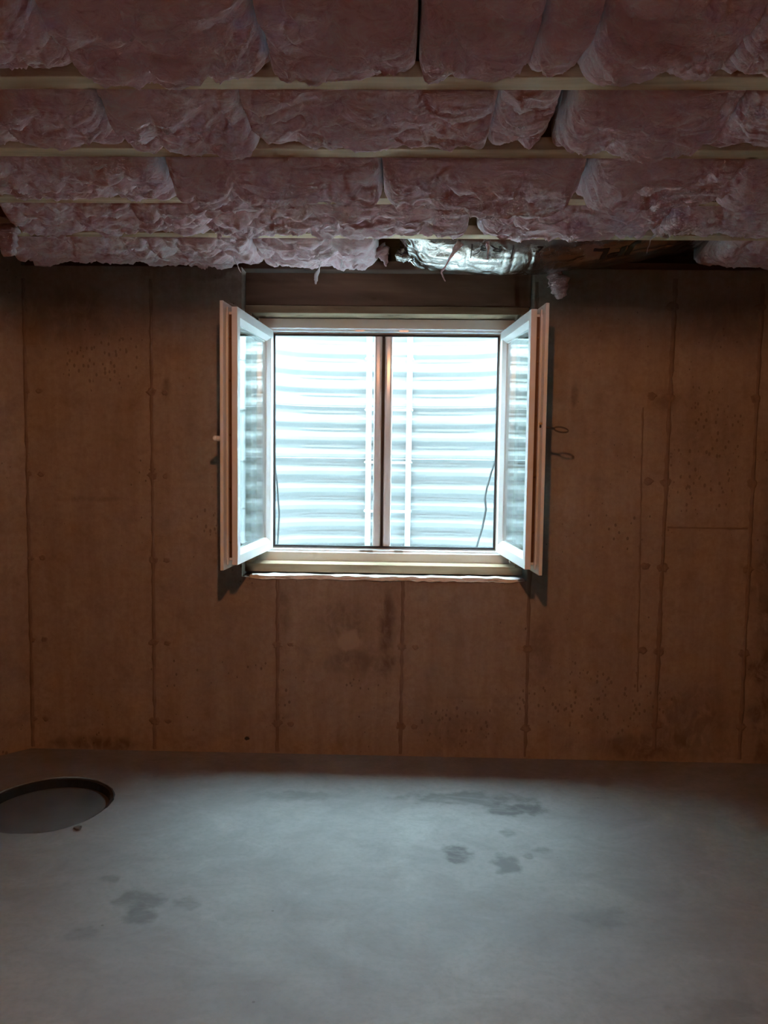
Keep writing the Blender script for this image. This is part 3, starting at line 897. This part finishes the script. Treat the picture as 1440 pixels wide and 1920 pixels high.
strip('curled pink flap beside the crumpled foil tip', [(-.128, -.24, 2.385), (-.112, -.24, 2.365), (-.098, -.24, 2.340), (-.094, -.24, 2.308)], [.038, .034, .018, .003], 'pink', .3, twist=.05, batt=BATT['E1'])
strip('hanging pink end flap in the fourth bay left of the middle', [(-.765, -.63, 2.375), (-.755, -.625, 2.362), (-.742, -.62, 2.345), (-.745, -.61, 2.318)], [.018, .022, .020, .010], 'pink', .3, twist=.05, batt=BATT['D0'])
strip('small pink tip hanging at the far left joist', [(-1.43, -.57, 2.358), (-1.385, -.56, 2.335), (-1.36, -.555, 2.310)], [.020, .016, .003], 'pink', .3, batt=BATT['D0'])
strip('pink roll of loose batt hanging at the far left corner', [(-1.615, -.56, 2.40), (-1.612, -.56, 2.355), (-1.615, -.555, 2.30), (-1.62, -.55, 2.262)], [.040, .046, .045, .02], 'pink', .7, name='insulation_roll', twist=.02)
pp = MB().add([(-1.70, -.66, 2.430), (-1.60, -.645, 2.392), (-1.545, -.635, 2.372), (-1.62, -.64, 2.366), (-1.70, -.65, 2.364)], [(0, 1, 2, 3, 4)]).build('paper_scrap', M['paper'], fix=False)
sd = pp.modifiers.new('thickness', 'SOLIDIFY'); sd.thickness = .003
tag(pp, 'white paper scrap sticking out at the far left under the joists', 'paper')

# ------------------------------------------------------------------ sump pit
sump = empty('sump_pit', (PX, PY, -.1))
tag(sump, 'round sunken sump cover with black rim in the floor at left', 'sump pit')
m = MB()
K = 64
ro, ri = PR - .004, PR - .016
vs_ = []
for r_, z_ in ((ro, -.10), (ro, -.004), (ri, -.006), (ri, -.10)):
    vs_ += [(PX + r_ * math.cos(2 * math.pi * k / K), PY + r_ * math.sin(2 * math.pi * k / K), z_) for k in range(K)]
m.add(vs_, [(a * K + k, a * K + (k + 1) % K, ((a + 1) % 4) * K + (k + 1) % K, ((a + 1) % 4) * K + k) for a in range(4) for k in range(K)])
m.build('rim', M['black_plastic'], sump, smooth=False)
m = MB()
vs_ = []
for r_, z_ in ((ri - .001, -.075), (ri - .001, -.042), (ri - .02, -.036), (ri * .5, -.034), (.03, -.033)):
    vs_ += [(PX + r_ * math.cos(2 * math.pi * k / K), PY + r_ * math.sin(2 * math.pi * k / K), z_) for k in range(K)]
m.add(vs_, [(a * K + k, a * K + (k + 1) % K, (a + 1) * K + (k + 1) % K, (a + 1) * K + k) for a in range(4) for k in range(K)] + [tuple(4 * K + k for k in range(K)), tuple(range(K))])
m.build('lid', M['lid'], sump)
bm = bmesh.new(); bmesh.ops.create_icosphere(bm, subdivisions=2, radius=.013)
for v in bm.verts:
    c = v.co.copy(); k = .6 + .8 * float(vnoise(c.x * 130, c.y * 130, c.z * 130, 61))
    v.co = Vector((c.x * k * 1.2, c.y * k, c.z * k * .6)) + Vector((-1.264, -.807, .006))
me = bpy.data.meshes.new('concrete_crumb'); bm.to_mesh(me); bm.free()
tag(link('concrete_crumb', me, M['lid']), 'small dark crumb on the floor beside the sump cover', 'debris')

# ------------------------------------------------------------------ bulb on the joist overhead (just outside the picture, mirrored in the window)
BX, BY, BZ = -.07, JY0 - 3 * JS + FLW / 2, 2.285
lamp = empty('ceiling_bulb', (BX, BY, WT))
tag(lamp, 'bare warm bulb in a porcelain holder under the joist above the viewer', 'lamp')
def lathe(prof, n=24):
    m = MB(); k = len(prof)
    m.add([(BX + r * math.cos(2 * math.pi * i / n), BY + r * math.sin(2 * math.pi * i / n), z) for i in range(n) for r, z in prof],
          [(i * k + j, ((i + 1) % n) * k + j, ((i + 1) % n) * k + j + 1, i * k + j + 1) for i in range(n) for j in range(k - 1)])
    return m
lathe([(.0, WT), (.055, WT), (.055, WT - .012), (.030, WT - .030), (.020, WT - .036), (.0, WT - .036)]).build('holder', M['porcelain'], lamp, smooth=True)
lathe([(.0, WT - .036), (.013, WT - .036), (.015, BZ + .030), (.026, BZ + .012), (.030, BZ - .004), (.026, BZ - .020), (.014, BZ - .031), (.0, BZ - .034)]).build('bulb', M['bulb'], lamp, smooth=True)
